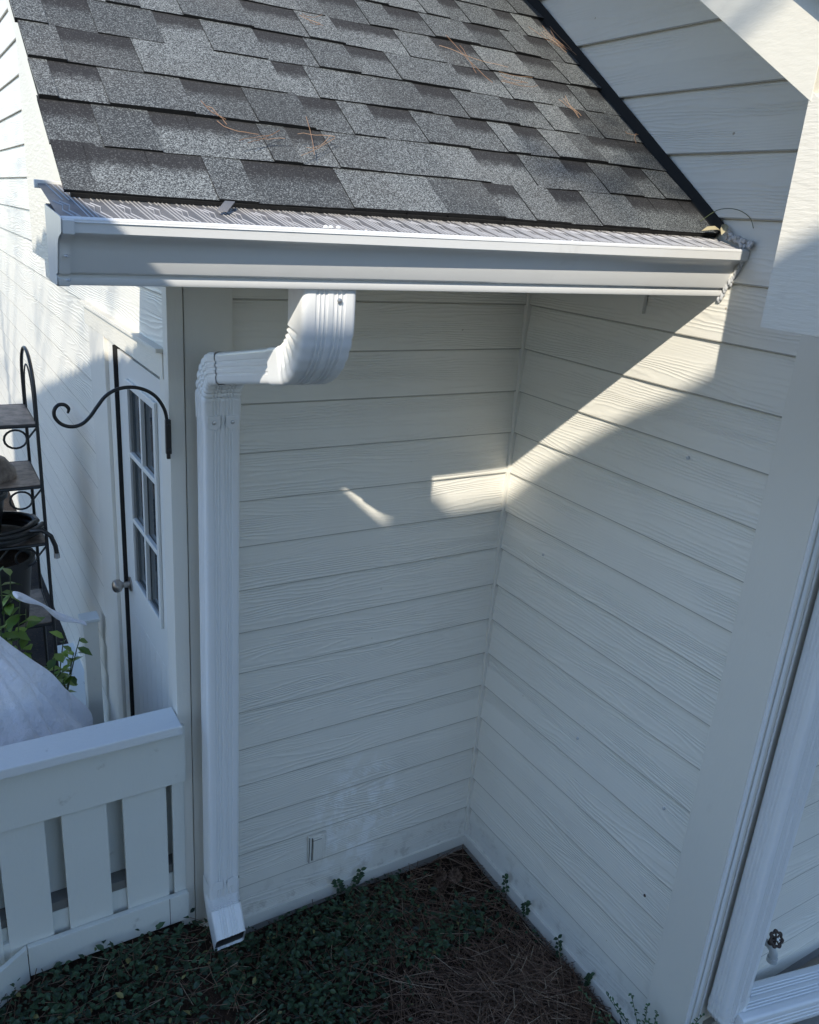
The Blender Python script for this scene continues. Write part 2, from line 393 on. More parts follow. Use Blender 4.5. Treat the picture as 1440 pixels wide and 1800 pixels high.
for k in range(34):
    s0 = k*EX; x = XL + rr.uniform(-.10, 0); prevgap = rr.random() < .5
    lift = [ (abs(mn.noise(Vector((k*2.7, 1.1, 5))))*.006) ][0]
    xl = XL + rr.uniform(-.004, .004)
    while x < XR:
        g_ = not prevgap if rr.random() < .86 else prevgap
        wd = rr.uniform(.08, .17) if g_ else rr.uniform(.07, .19)
        x1 = min(XR, x+wd); x0 = max(xl, x); x += wd
        if x1 <= x0+.004: continue
        prevgap = g_
        tn = rr.choice((.25,.45,.6,.75,.95))+rr.uniform(-.05,.05); h = .0030 if g_ else .0068
        nseg = max(1, int((x1-x0)/.04))
        for i in range(nseg):
            a = x0+(x1-x0)*i/nseg; b = x0+(x1-x0)*(i+1)/nseg
            fl = lambda xx: max(0, h + lift + 1.2*wav(xx, k)+.001)
            sj = lambda xx: s0 + .0015*mn.noise(Vector((xx*9, k, 2)))
            slw = .010   # overlap skew of cut lines
            A, B = RP(a, sj(a), fl(a)), RP(b, sj(b), fl(b))
            Cc, D = RP(b, s0+EX+.012, .0015+(0 if g_ else .0012)), RP(a, s0+EX+.012, .0015+(0 if g_ else .0012))
            q.quad(A, B, Cc, D, 0, tn, 1.0 if g_ else 0.0, [(a, 0), (b, 0), (b, 1.08), (a, 1.08)])
            q.quad(RP(a, sj(a)+.002, -.004), RP(b, sj(b)+.002, -.004), B, A, 1)
        for xx in (x0, x1):
            q.quad(RP(xx, s0, -.002), RP(xx, s0, max(0, h+lift+1.2*wav(xx,k))), RP(xx, s0+EX, .003), RP(xx, s0+EX, -.002), 1)
q.build('shingles', [M['shingle'], M['black']], roof)
q = MB(); q.loft([[RP(-.0105, .0, .0), RP(-.0125, .0, .034), RP(-.016, .0, .034), RP(-.026, .0, .0035)],
                  [RP(-.0105, 5.2, .0), RP(-.0125, 5.2, .034), RP(-.016, 5.2, .034), RP(-.026, 5.2, .0035)]])
q.build('wall_flashing', M['black'], roof)

# the upper roof's eave, rake board and plumb-cut return at the upper right
Xb = -.38
q = MB(); q.prism(slope_board(-1.385, 3.5, lambda y: 4.278+.68*y+.19, .19, 0, 0), 0, Xb-.02, Xb-.0005); q.build('rake_board', M['rakewood'], house, bevel=.001)
q = MB(); q.prism([(-1.378,2.841),(-1.378,4.278-.68*1.378+.02),(-2.30,4.278-.68*2.30+.02),(-2.30,2.78),(-2.1,2.76),(-1.52,2.84)], 0, Xb-.019, Xb)
q.build('eave_return', M['roughtrim'], house, bevel=.001)
q = MB(); q.prism(slope_board(-2.36, 3.5, lambda y: 4.278+.68*y+.215, .03, 0, 0), 0, Xb-.045, 6); q.build('upper_roof', M['shingle'], house)
q = MB(); q.prism(slope_board(-2.3, 3.4, lambda y: 4.278+.68*y+.03, .02, 0, 0), 0, Xb+.001, -.001); q.build('rake_soffit', M['trim'], house)
boxp('soffit', M['trim'], house, Xb+.002, 3, -2.28, -1.39, 2.86, 2.875)
q = MB(); q.prism([(-1.39,2.876),(-2.28,2.876),(-2.28,2.72+.2),(-1.39,3.30)], 0, 2.98, 3.0); q.build('soffit_end', M['trim'], house)

# caulk smears where gutter and roof meet the wall
q = MB()
rr = random.Random(5)
for i in range(26):
    t = i/25; p = Vector((-.020, -.92-.10*t, 3.055-.03*t)) + Vector((rr.uniform(-.008,.002), rr.uniform(-.01,.01), rr.uniform(-.008,.01)))
    q.lathe([(0.001,-.008),(.005,-.005),(.007,0),(.005,.006),(.001,.008)], p, 'Z', 8)
q.build('caulk_bead', M['caulk'], house, smooth=True); q = MB()
for i in range(30):
    t = i/29; p = Vector((-.013, -1.0+.065*t, 2.985-.125*t)) + Vector((rr.uniform(-.006,.002), rr.uniform(-.005,.005), 0))
    q.lathe([(0.001,-.008),(.004,-.005),(.005,0),(.004,.006),(.001,.008)], p, 'Z', 8)
q.build('caulk_bead', M['caulk'], house, smooth=True)

# door in the left wall
door = MB()
XD = -1.452
# slab with a 2 x 3 opening for glass
y0, y1, z0, z1 = .135, .830, .42, 2.44
gy0, gy1, gz0, gz1 = .235, .64, 1.47, 2.33
door.box(XD, XD+.04, gy1, y1-.004, z0, z1); door.box(XD, XD+.04, y0, gy0, z0, z1)
door.box(XD, XD+.04, gy0, gy1, z0, gz0); door.box(XD, XD+.04, gy0, gy1, gz1, z1)
for i in range(7): door.box(XD-.0012, XD, .20+i*.085, .262+i*.085, .55, 1.28)
d = door.build('door', M['door'], house, bevel=.003)
q = MB()
for a, b in ((gy0-.02, gy0+.008), (gy1-.008, gy1+.02)): q.box(XD-.012, XD-.0005, a, b, gz0-.02, gz1+.02)
for a, b in ((gz0-.02, gz0+.008), (gz1-.008, gz1+.02)): q.box(XD-.0115, XD-.0007, gy0, gy1, a, b)
gm = (gy0+gy1)/2; q.box(XD-.010, XD+.006, gm-.010, gm+.010, gz0, gz1)
for i in (1, 2): zz = gz0+(gz1-gz0)*i/3; q.box(XD-.0095, XD+.0065, gy0, gy1, zz-.010, zz+.010)
q.build('glazing_bars', M['door'], d, bevel=.002)
for a, b in ((gy0, gm-.010), (gm+.010, gy1)):
    for i in range(3):
        zz = gz0+(gz1-gz0)*i/3; zt = gz0+(gz1-gz0)*(i+1)/3
        q = MB(); q.box(XD+.008, XD+.012, a, b, zz+(.01 if i else 0), zt-(.01 if i < 2 else 0)); q.build('glass_pane', M['glass'], d)
q = MB(); q.lathe([(.004,0),(.033,.0),(.033,-.006),(.016,-.010),(.012,-.03),(.016,-.038),(.027,-.046),(.031,-.060),(.027,-.073),(.015,-.080),(.002,-.081)], (XD, .775, 1.40), 'X', 22)
q.build('doorknob', M['brass'], d, smooth=True)
q = MB(); q.box(-1.468, XD+.02, .8305, .842, .40, 2.455); q.build('door_gap', M['black'], house)
boxp('door_jamb', M['trim'], house, -1.462, -1.40, .843, .965, .2, 2.47)
boxp('door_casing', M['trim'], house, -1.478, -1.456, .966, 1.07, .2, 2.555, bevel=.002)
boxp('door_casing', M['trim'], house, -1.474, -1.456, 1.072, 1.20, .2, 2.555, bevel=.002)
boxp('door_casing', M['trim'], house, -1.470, -1.456, 1.202, 1.335, .2, 2.555, bevel=.002)
boxp('door_casing', M['trim'], house, -1.462, -1.40, .0245, .134, .2, 2.47, bevel=.002)
boxp('door_head_casing', M['roughtrim'], house, -1.480, -1.456, .0245, 1.36, 2.472, 2.556)
boxp('drip_cap', M['roughtrim'], house, -1.500, -1.4655, .025, 1.40, 2.558, 2.572)
boxp('door_sill', M['peel'], house, -1.58, -1.456, .03, 2.6, .10, .17)

# ------------------------------------------------------------------ gutter
gut = thing('gutter', (-1.0, -.95, 2.93), 'white ogee gutter along the eave of the lean-to roof', 'gutter')
prof = [(-.868,3.035),(-.870,2.862),(-.925,2.858),(-.936,2.860),(-.939,2.866),(-.939,2.877),(-.934,2.884),(-.948,2.888),(-.9505,2.892),(-.962,2.940),(-.966,2.955),(-.974,2.966),(-.990,2.974),(-1.004,2.978),(-1.008,2.982),(-1.010,3.010),(-1.004,3.014)]
inner = [(p[0]+ (.0016 if p[0] < -.90 else -.0), p[1]+.0016) for p in prof][::-1]
GX0, GX1 = -1.925, -.012
q = MB()
def ring(x): 
    f = (x-GX0)/(GX1-GX0)
    h_ = lambda b: (b-2.858)/.156
    return [(x, a-(.016+.019*h_(b))*(1-f)*(1 if a < -.9 else 0), b-.029*(1-f)*h_(b)+.014*f*(1-h_(b))) for a, b in prof+inner]
q.loft([ring(GX0+(GX1-GX0)*i/24) for i in range(25)])
gb = q.build('trough', M['alu'], gut, smooth=True)
q = MB(); e = ring(GX0); pr_ = e[:len(prof)]
q.loft([[(p[0]-.0025, p[1], p[2]) for p in pr_], [(p[0]-.0005, p[1], p[2]) for p in pr_]])
# crimped flange of the end cap
for i in range(len(pr_)-1):
    pass
q.loft([[(GX0+.0, p[1]*1.0-.0022, p[2]-.0022) for p in pr_], [(GX0+.020, p[1]-.0022, p[2]-.0022) for p in pr_]], closed=False, cap=False)
ec = q.build('end_cap', M['alu'], gut, smooth=True)
q = MB()
for zz in (2.872, 2.915, 2.955):
    q = MB(); q.lathe([(.001,-.003),(.004,-.002),(.005,0),(.004,.002),(.001,.003)], (GX0+.012, -.992-.02*(zz>2.94), zz), 'Z', 8)
    q.build('sealant_dab', M['caulk'], ec, smooth=True)
# guard
gd = MB()
yA, zA, yB, zB = -1.006, 3.006, -.775, 3.066
def GP(x, t, h=0):
    f = (x-GX0)/(GX1-GX0)
    return (x, (yA-.035*(1-f))*(1-t)+yB*t, (zA-.029*(1-f)+.002*f)*(1-t)+(zB-.026*(1-f))*t+h)
for i in range(24):
    a = GX0+(GX1-GX0)*i/24; b = GX0+(GX1-GX0)*(i+1)/24
    gd.quad(GP(a,.05), GP(b,.05), GP(b,1), GP(a,1))
go = gd.build('gutter_guard', M['guard'], gut)
q = MB(); 
for i in range(24):
    a = GX0+(GX1-GX0)*i/24; b = GX0+(GX1-GX0)*(i+1)/24
    q.loft([[GP(a,-.02,.001),GP(a,.06,.003),GP(a,.10,.002),GP(a,.10,.0005)],[GP(b,-.02,.001),GP(b,.06,.003),GP(b,.10,.002),GP(b,.10,.0005)]], cap=(i in (0,23)))
q.build('guard_rim', M['alu'], go)
boxp('guard_end_lip', M['alu'], go, GX0-.006, GX0+.06, -.778, -.770, 3.030, 3.046)
rg = MB()
def rid(pts, w_=.0026, h=.0018):
    for (x0_, t0), (x1_, t1) in zip(pts[:-1], pts[1:]):
        if x0_ < GX0+.006 or max(x0_, x1_) > GX1-.004: continue
        L_, R_ = -w_/2, w_/2
        a0, a1 = GP(x0_+L_, t0, .0002), GP(x0_+R_, t0, .0002); b0, b1 = GP(x1_+L_, t1, .0002), GP(x1_+R_, t1, .0002)
        m0, m1 = GP(x0_, t0, h), GP(x1_, t1, h)
        rg.quad(a0, m0, m1, b0); rg.quad(m0, a1, b1, m1)
        rg.add([a0, a1, m0], [(0, 1, 2)]); rg.add([b0, m1, b1], [(0, 1, 2)])
x = GX0-.02; PER = .056
while x < GX1:
    for j in range(3): rid([(x+.0085*j, .98), (x+.0085*j+.018, .13)])
    for j in range(2):
        xx = x+.031+.0115*j
        rid([(xx+.004, .98), (xx+.016, .55)]); rid([(xx-.004, .50), (xx+.010, .40)]); rid([(xx+.010, .40), (xx+.003, .27)]); rid([(xx+.003, .27), (xx+.016, .13)])
    x += PER
rg.build('embossed_ridges', M['ridge'], go)
for sx in (-1.893, -1.3, -.7, -.2):
    q = MB(); p = GP(sx, .075, .003); q.lathe([(.001,0),(.0055,0),(.005,.002),(.001,.003)], p, 'Z', 10); q.build('screw', M['screw'], go)
# small metal strip and caulk specks on the guard
t_ = MB(); a = Vector((-1.600,-.945,3.012)); 
t_.loft([[a+Vector(v) for v in ((-.012,0,.0),(.010,0,.0),(.010,.0,.002),(-.012,.0,.002))],
         [a+Vector(v) for v in ((.022,.05,.020),(.044,.05,.020),(.044,.05,.022),(.022,.05,.022))]])
tag(t_.build('metal_strip', M['guard']), 'small bent grey metal strip poking out from under the shingles onto the gutter guard', 'metal strip')
q = MB()
for dx in (0, .012, .030): q.lathe([(.001,0),(.006,.001),(.005,.005),(.001,.007)], GP(-1.395+dx, .10, .003), 'Z', 8)
tag(q.build('sealant_blobs', M['alu'], smooth=True), 'tiny white sealant blobs on the gutter rim above the downspout outlet', 'sealant')

# ------------------------------------------------------------------ downspouts
def section(w_, d_, ribs=True, plain=False):
    """rounded rectangle in (a,b): a across (x), b depth; front is b=-d/2"""
    pts = []
    hw, hd, r = w_/2, d_/2, .012
    def side(p, q_, nrm, grooves):
        p, q_ = Vector(p), Vector(q_); n_ = Vector(nrm); L = (q_-p).length; out = [p]
        if plain and abs(nrm[0]) > .5: out += [p+(q_-p)*t for t in (.12,.25,.4,.55,.7,.85)]
        for g0 in ([] if plain and abs(nrm[0]) > .5 else grooves):
            for dd, h in ((-.0048, 0), (-.0022, -.0030), (.0022, -.0030), (.0048, 0)):
                out.append(p + (q_-p)*((g0*L+dd)/L) + n_*h)
        out.append(q_); return out
    G = [.20,.30,.40,.60,.70,.80] if ribs else []
    G2 = [.25,.5,.75] if ribs else []
    pts += side((-hw+r,-hd), (hw-r,-hd), (0,-1), G)
    for k in (1,2): a = -math.pi/2+k*math.pi/6; pts.append(Vector((hw-r+r*math.cos(a), -hd+r+r*math.sin(a))))
    pts += side((hw,-hd+r), (hw,hd-r), (1,0), G2)
    for k in (1,2): a = k*math.pi/6; pts.append(Vector((hw-r+r*math.cos(a), hd-r+r*math.sin(a))))
    pts += side((hw-r,hd), (-hw+r,hd), (0,1), G)
    for k in (1,2): a = math.pi/2+k*math.pi/6; pts.append(Vector((-hw+r+r*math.cos(a), hd-r+r*math.sin(a))))
    pts += side((-hw,hd-r), (-hw,-hd+r), (-1,0), G2)
    for k in (1,2): a = math.pi+k*math.pi/6; pts.append(Vector((-hw+r+r*math.cos(a), -hd+r+r*math.sin(a))))
    return pts
def sweep(q, path, w_, d_, scales=None, wall=True, flip=1, dirs=None, inner=0, wax=Vector((1,0,0)), cap=False):
    sec = section(w_, d_, plain=bool(inner)); rings = []
    path = [Vector(p) for p in path]
    for i, p in enumerate(path):
        d = dirs[i] if dirs else (path[min(i+1,len(path)-1)]-path[max(i-1,0)]).normalized()
        b = wax.cross(d)*flip; b.normalize()
        s = scales[i] if scales else 1.0
        if inner:
            hd = d_/2; row = []
            for v in sec:
                wgt = max(0, min(1, (inner*v.y/hd+.55)/1.3)); k = 1.045-(1.05-s)*max(wgt**1.2, .10)
                row.append(p + wax*(v.x*(k if abs(v.x) > .3*w_ else 1.04)) + b*(v.y*k))
            rings.append(row)
        else: rings.append([p + wax*(v.x*s) + b*(v.y*s) for v in sec])
    q.loft(rings, cap=cap)
def crimped(q, pts_center, w_, d_, n=10, amp=.07, **kw):
    # sawtooth creases through a bend given as (centre of curvature arc) list of points
    path = []; sc = []
    for i, p in enumerate(pts_center):
        path.append(p); sc.append(1.0 - (amp if i % 2 else 0.0)*(1 if 1 < i < len(pts_center)-2 else 0))
    sweep(q, path, w_, d_, sc, **kw)
def arc(p0, d0, d1, rad, n):
    """arc starting at p0 heading d0, turning to d1 in their plane"""
    p0, d0, d1 = Vector(p0), Vector(d0).normalized(), Vector(d1).normalized()
    ang = d0.angle(d1); nrm = (d1 - d0*d0.dot(d1)).normalized(); c = p0 + nrm*rad
    return [c - nrm*rad*math.cos(ang*i/n) + d0*rad*math.sin(ang*i/n) for i in range(n+1)]
xc = -1.342; W_, D_ = .120, .094
dsp = thing('downspout', (xc, -.09, .1), 'white ribbed downspout dropping from the gutter, stepping back and running down the back wall', 'downspout', None)
q = MB()
a1 = arc((xc,-.886,2.788), (0,0,-1), (0,.981,-.195), .128, 28)
p_ = [Vector((xc,-.886,2.862)), Vector((xc,-.886,2.835))] + a1 + [a1[-1]+Vector((0,.035,-.007)), a1[-1]+Vector((0,.06,-.012))]
sc = [1.05,1.05]+[1.05-(.30 if (i%4==1 and 4<i<28) else .05 if (i%2==0 and 4<i<28) else 0) for i in range(len(a1))]+[1.05,1.05]
sweep(q, p_, W_*1.09, D_, sc, inner=1)
e1 = q.build('elbow', M['aludirty'], dsp, smooth=True)
q = MB(); q.lathe([(.001,-.004),(.006,-.003),(.006,0)], (xc+.020, -.9375, 2.838), 'Y', 10); q.build('screw', M['screw'], e1)
q = MB(); q.box(xc-.05, xc+.05, -.925, -.87, 2.845, 2.862); q.build('outlet', M['alu'], dsp)
pA = a1[-1]+Vector((0,.02,-.004)); pB = Vector((xc,-.255, pA.z-.195*(-.255-pA.y)/.981))
q = MB(); sweep(q, [pA+(pB-pA)*i/6 for i in range(7)], W_, D_); q.build('offset_pipe', M['aludirty'], dsp, smooth=True)
a2 = arc(pB+Vector((0,.03,-.006)), (0,.981,-.195), (0,0,-1), .125, 26)
q = MB(); zt = a2[-1].z
p_ = [pB-Vector((0,.03,-.006)), pB+Vector((0,.0,0))] + a2 + [a2[-1]+Vector((0,0,-.03)), a2[-1]+Vector((0,0,-.06))]
dy_ = a2[-1].y
sc = [1.05,1.05]+[1.07-(.10 if (i%4==2 and 1<i<25) else .02 if 1<i<25 and i%2 else 0) for i in range(len(a2))]+[1.05,1.05]
sweep(q, p_, W_, D_, sc)
# two rounded fixing tabs
zt2 = a2[-1].z-.06
e2 = q.build('elbow', M['aludirty'], dsp, smooth=True)
q = MB()
for cx_ in (-.031, .031):
    pts = [(xc+cx_+.022*math.cos(t*math.pi/8), zt2-.006+.02*math.sin(-t*math.pi/8)-.014*(0)) for t in range(9)]
    pts += [(xc+cx_-.022, zt2+.02), (xc+cx_+.022, zt2+.02)]
    q.prism(pts, 1, dy_-D_/2*1.05-.0035, dy_-D_/2*1.05-.0005)
q.build('fixing_tab', M['aludirty'], e2, bevel=.001)
for cx_ in (-.031, .031):
    q = MB(); q.lathe([(.001,-.008),(.006,-.007),(.007,-.0036)], (xc+cx_, dy_-D_/2*1.05, zt2-.002), 'Y', 10); q.build('screw', M['screw'], e2)
q = MB(); zb = .44
sweep(q, [Vector((xc, dy_, zt-.02+(zb-zt+.02)*i/8)) for i in range(9)], W_, D_); q.build('pipe', M['aludirty'], dsp, smooth=True)
a3 = arc((xc, dy_, .405), (0,0,-1), (0,-.62,-.78), .12, 14)
p_ = [Vector((xc,dy_,.47)), Vector((xc,dy_,.43))]+a3+[a3[-1]+Vector((0,-.62,-.78))*.03, a3[-1]+Vector((0,-.62,-.78))*.06, a3[-1]+Vector((0,-.62,-.78))*.135]
sc = [1.05,1.05]+[1.05-(.12 if (i%2 and 0<i<14) else 0) for i in range(len(a3))]+[1.05,1.04,1.03]
dr_ = [(p_[min(i+1,len(p_)-1)]-p_[max(i-1,0)]).normalized() for i in range(len(p_))]; dr_[-1] = Vector((0,-.93,-.36)).normalized()
q = MB(); sweep(q, p_, W_, D_, sc, inner=-1, dirs=dr_); e3 = q.build('outlet_elbow', M['aludirty'], dsp, smooth=True)
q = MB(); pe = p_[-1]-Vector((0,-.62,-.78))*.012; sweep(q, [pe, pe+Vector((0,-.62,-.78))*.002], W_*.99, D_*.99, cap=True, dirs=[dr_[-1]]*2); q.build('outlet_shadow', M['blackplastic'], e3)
q = MB()
for cx_ in (-.031, .031):
    pts = [(xc+cx_+.022*math.cos(t*math.pi/8), .472+.02*math.sin(t*math.pi/8)) for t in range(9)] + [(xc+cx_-.022, .45), (xc+cx_+.022, .45)]
    q.prism(pts, 1, dy_-D_/2*1.05-.003, dy_-D_/2*1.05-.0004)
q.build('fixing_tab', M['aludirty'], e3, bevel=.001)
q = MB(); q.box(xc-.001, xc+.003, dy_-D_/2*1.05-.002, dy_-D_/2*1.05+.002, .40, .47); q.build('seam', M['aludirty'], e3)

# right downspout
ds2 = thing('downspout', (.138, -1.455, .3), 'white downspout on the front of the right corner, feeding a leader pipe on the ground', 'downspout')
q = MB(); c2 = Vector((.138,-1.462,0))
sweep(q, [c2+Vector((0,0,.36+(2.86-.36)*i/6)) for i in range(7)][::-1], .138, .078); q.build('pipe', M['aludirty'], ds2, smooth=True)
q = MB(); a4 = arc((.138,-1.462,.385), (0,0,-1), (.985,-.15,-.06), .07, 12)
pth = [Vector((.138,-1.462,.43)), Vector((.138,-1.462,.40))]+a4
sec = section(.138*1.04, .078*1.04); rings = []
for i, p in enumerate(pth):
    t = max(0, (i-1))/12; d = (pth[min(i+1,len(pth)-1)]-pth[max(i-1,0)]).normalized()
    wy = Vector((0,-1,0)); b = d.cross(wy).normalized(); s = 1-(.06 if i%2 and 1<i<13 else 0)
    rings.append([p + wy*(v.y*s) + b*(v.x*s*(1-.35*min(1,t))) for v in sec])
q.loft(rings, cap=False); q.build('elbow', M['aludirty'], ds2, smooth=True)
q = MB(); dr = Vector((.985,-.15,-.11)).normalized(); st_ = a4[-1]+Vector((.0,0,.0))
wx = dr.cross(Vector((0,0,1))).normalized(); 
sweep(q, [st_+dr*(-.055+1.66*i/8) for i in range(9)], .138, .10, wax=wx, flip=-1, cap=True); q.build('leader_pipe', M['aludirty'], ds2, smooth=True)

# ------------------------------------------------------------------ faucet, outlet cover, splash block
fa = thing('garden_faucet', (.36,-1.40,.56), 'old outdoor faucet with a dark rusty round handle, right of the corner downspout', 'faucet')
q = MB(); q.tube([(.352,-1.40,.545),(.352,-1.44,.545),(.356,-1.455,.535),(.360,-1.462,.515),(.360,-1.462,.495)], [.014,.013,.014,.016,.015], 14)
q.lathe([(.012,-.012),(.019,-.010),(.019,.010),(.012,.012)], (.360,-1.462,.490), 'Z', 16); q.build('spout', paint_material('painted_spout', (.40,.42,.42), .4, .0006, .4), fa, smooth=True)
q = MB(); q.lathe([(.001,0),(.028,0),(.028,-.006),(.012,-.012),(.001,-.013)], (.352,-1.404,.545), 'Y', 18); q.tube([(.352,-1.44,.55),(.352,-1.455,.585)], .010, 10); q.build('valve_body', M['rust'], fa, smooth=True)
q = MB(); hc = Vector((.352,-1.460,.592)); n_ = Vector((-.15,-.8,.55)).normalized(); a_ = n_.orthogonal().normalized(); b_ = n_.cross(a_)
q.tube([hc+(a_*math.cos(t*math.pi/28)+b_*math.sin(t*math.pi/28))*(.027+.0035*math.cos(7*t*math.pi/28)) for t in range(57)], .0048, 8, cap=False)
for k in range(7): t=2*math.pi*k/7; q.tube([hc+(a_*math.cos(t)+b_*math.sin(t))*.008, hc+(a_*math.cos(t)+b_*math.sin(t))*.027], .0036, 6)
q.tube([hc-n_*.02, hc+n_*.005], .009, 10); q.build('handle', M['rust'], fa, smooth=True)
q = MB(); q.tube([hc+n_*.005, hc+n_*.009], .0055, 8); q.build('handle_screw', M['screw'], fa)
q = MB(); q.prism([(.50,-1.62),(.95,-1.72),(.95,-1.42),(.60,-1.42)], 2, .02, .13); tag(q.build('splash_block', M['concrete'], bevel=.01), 'rough pale concrete block at the wall foot behind the leader pipe', 'concrete block')
oc = thing('outlet_cover', (-.865,-.015,.33), 'small painted wall box cover low on the back wall', 'wall cover')
q = MB(); q.box(-.905,-.815,-.020,-.006,.262,.402); q.build('back_plate', M['siding'], oc, bevel=.002)
q = MB(); q.box(-.885,-.832,-.031,-.0205,.272,.392); q.build('lid', M['trim'], oc, bevel=.003)
q = MB(); q.box(-.902,-.899,-.0215,-.0202,.262,.40); q.box(-.889,-.886,-.0225,-.0205,.27,.395); q.box(-.889,-.846,-.0315,-.0310,.385,.387); q.build('dark_joint', M['black'], oc)

# ------------------------------------------------------------------ fence
fence = thing('fence', (-1.8,-.03,.3), 'white board fence with a wide cap rail and overlapping pickets, joined to the house corner', 'fence')
def picket(x0, x1, y0, y1, za, zb, nm='picket'):
    q = MB(); s = random.uniform(-.003,.003)
    q.add([(x0+s,y0,za),(x1+s,y0,za),(x1+s,y1,za),(x0+s,y1,za),(x0,y0,zb),(x1,y0,zb),(x1,y1,zb),(x0,y1,zb)], [(0,3,2,1),(4,5,6,7),(0,1,5,4),(1,2,6,5),(2,3,7,6),(3,0,4,7)])
    return q.build(nm, M['fence'], fence, bevel=.002)
boxp('cap_rail', M['fencecap'], fence, -2.9, -1.478, -.105, .035, 1.172, 1.210, bevel=.004)
boxp('top_rail', M['fence'], fence, -2.9, -1.455, -.052, -.030, .918, 1.170, bevel=.002)
boxp('bottom_board', M['fence'], fence, -2.06, -1.456, -.058, -.036, .235, .372, bevel=.002)
for a, b in ((-2.30,-2.135),(-2.115,-1.962),(-1.905,-1.748),(-1.690,-1.528),(-1.505,-1.458)): picket(a, b, -.034, -.014, .32, .96)
for a, b in ((-2.19,-2.05),(-2.0,-1.86),(-1.79,-1.66),(-1.57,-1.47)): picket(a, b, .050, .068, .30, 1.15, 'rear_picket')
q = MB(); q.box(-1.535,-1.533,-.0595,-.0575,.236,.371); q.build('board_joint', M['rust'], fence)
boxp('lower_rail', M['oldwood'], fence, -2.9, -1.456, -.012, .048, .46, .50)
boxp('lower_rail', M['fence'], fence, -2.9, -1.456, -.0125, -.002, .34, .458)
boxp('rear_rail', M['fence'], fence, -2.9, -1.456, .0, .048, .98, 1.16)
q = MB(); q.prism([(-2.063,-.058),(-2.063,-.036),(-2.52,-.33),(-2.50,-.35)], 2, .215, .372); q.build('bottom_board', M['fence'], fence, bevel=.002)
boxp('fence_post', M['fence'], fence, -2.16, -2.09, -.03, .04, .2, .40, bevel=.003)

# ------------------------------------------------------------------ hook
hk = thing('plant_hook', (-1.47,-.03,2.22), 'black iron plant hook with a scroll end on the corner board by the door', 'plant hook')
yy = -.034
hp = [(-1.484,2.345),(-1.492,2.385),(-1.515,2.425),(-1.548,2.450),(-1.59,2.462),(-1.635,2.458),(-1.672,2.438),(-1.700,2.405),(-1.722,2.375),(-1.748,2.352),(-1.778,2.345),(-1.806,2.354),(-1.824,2.375),(-1.826,2.398),(-1.813,2.415),(-1.795,2.415),(-1.784,2.402),(-1.788,2.388)]
def cr(pts, m=6):
    P = [pts[0]]+pts+[pts[-1]]; out = []
    for i in range(1, len(P)-2):
        for j in range(m):
            t = j/m; a, b, c, d = [Vector(P[i+k]) for k in (-1,0,1,2)]
            out.append(.5*((2*b)+(c-a)*t+(2*a-5*b+4*c-d)*t*t+(3*b-a-3*c+d)*t**3))
    out.append(Vector(P[-1])); return out
q = MB(); pts = cr([Vector((a,yy,b)) for a, b in hp], 6)
q.tube(pts, [.0058]*(len(pts)-8)+[.0058-.0004*i for i in range(8)], 10); q.build('scroll_arm', M['black_iron'], hk, smooth=True)
q = MB(); q.box(-1.492,-1.474,-.046,-.031,2.235,2.352); q.box(-1.490,-1.478,-.044,-.034,2.218,2.236); q.build('wall_bracket', M['black_iron'], hk, bevel=.002)
for zz in (2.25, 2.335):
    q = MB(); q.lathe([(.001,-.006),(.005,-.004),(.006,0)], (-1.483,-.046,zz), 'Y', 10); q.build('screw', M['black_iron'], hk)

# ------------------------------------------------------------------ plant rack, pots and hose behind the fence
rk = thing('plant_rack', (-1.95,1.6,.1), 'black wire rack with arched sides and mottled brown shelves against the left wall', 'plant rack')
RX, RY0, RY1 = -1.70, 1.50, 1.95
def arch(x, r, top, inset):
    q = MB(); pts = [(x, RY0+inset, .1)]
    for i in range(17):
        a = math.pi*i/16; pts.append((x, (RY0+RY1)/2-((RY1-RY0)/2-inset)*math.cos(a), top-.19+(.19-inset)*math.sin(a)+0))
    pts.append((x, RY1-inset, .1)); q.tube(pts, r, 8); return q
arch(RX, .0085, 2.30, 0).build('side_frame', M['black_iron'], rk, smooth=True)
arch(-2.42, .0085, 2.30, 0).build('side_frame', M['black_iron'], rk, smooth=True)
q = MB(); pts = [(RX, (RY0+RY1)/2-.15*math.cos(math.pi*i/12), 2.05+.17*math.sin(math.pi*i/12)) for i in range(13)]; q.tube([(RX,pts[0][1],1.97)]+pts+[(RX,pts[-1][1],1.97)], .004, 6); q.build('side_wire', M['black_iron'], rk, smooth=True)
for zz in (1.965, 1.655, 1.35, .9):
    q = MB(); q.box(-2.41, RX-.004, RY0+.01, RY1-.01, zz-.004, zz+.008); q.build('shelf', M['shelf'], rk)
    q = MB()
    q.tube([(-2.42,RY0,zz),(RX,RY0,zz),(RX,RY1,zz),(-2.42,RY1,zz)], .0085, 8); q.build('shelf_rim', M['black_iron'], rk, smooth=True)
for zz in (1.965, 1.655, 1.35):
    for x0 in (-1.80, -1.98, -2.2):
        q = MB(); c = Vector((x0, RY0-.002, zz-.06))
        q.tube([c+Vector((.05*(1-.0*t)*math.cos(t*math.pi/8), 0, .045*math.sin(t*math.pi/8))) for t in range(17)], .0055, 6, cap=False)
        q.tube([c+Vector((.046,0,-.01)), c+Vector((.10,0,.055))], .005, 6)
        q.build('scroll', M['black_iron'], rk, smooth=True)
hs = MB(); rr = random.Random(2)
pts = []
for i in range(6*28):
    a = 2*math.pi*i/28; r = .225+.014*math.sin(a*.37)+.022*((i//28)%3-1); zz = 1.375+.024*(i//56)+.004*math.sin(a*1.3)
    pts.append((-1.955+r*math.cos(a), 1.66+r*.78*math.sin(a), zz))
hs.tube(pts, .0135, 8)
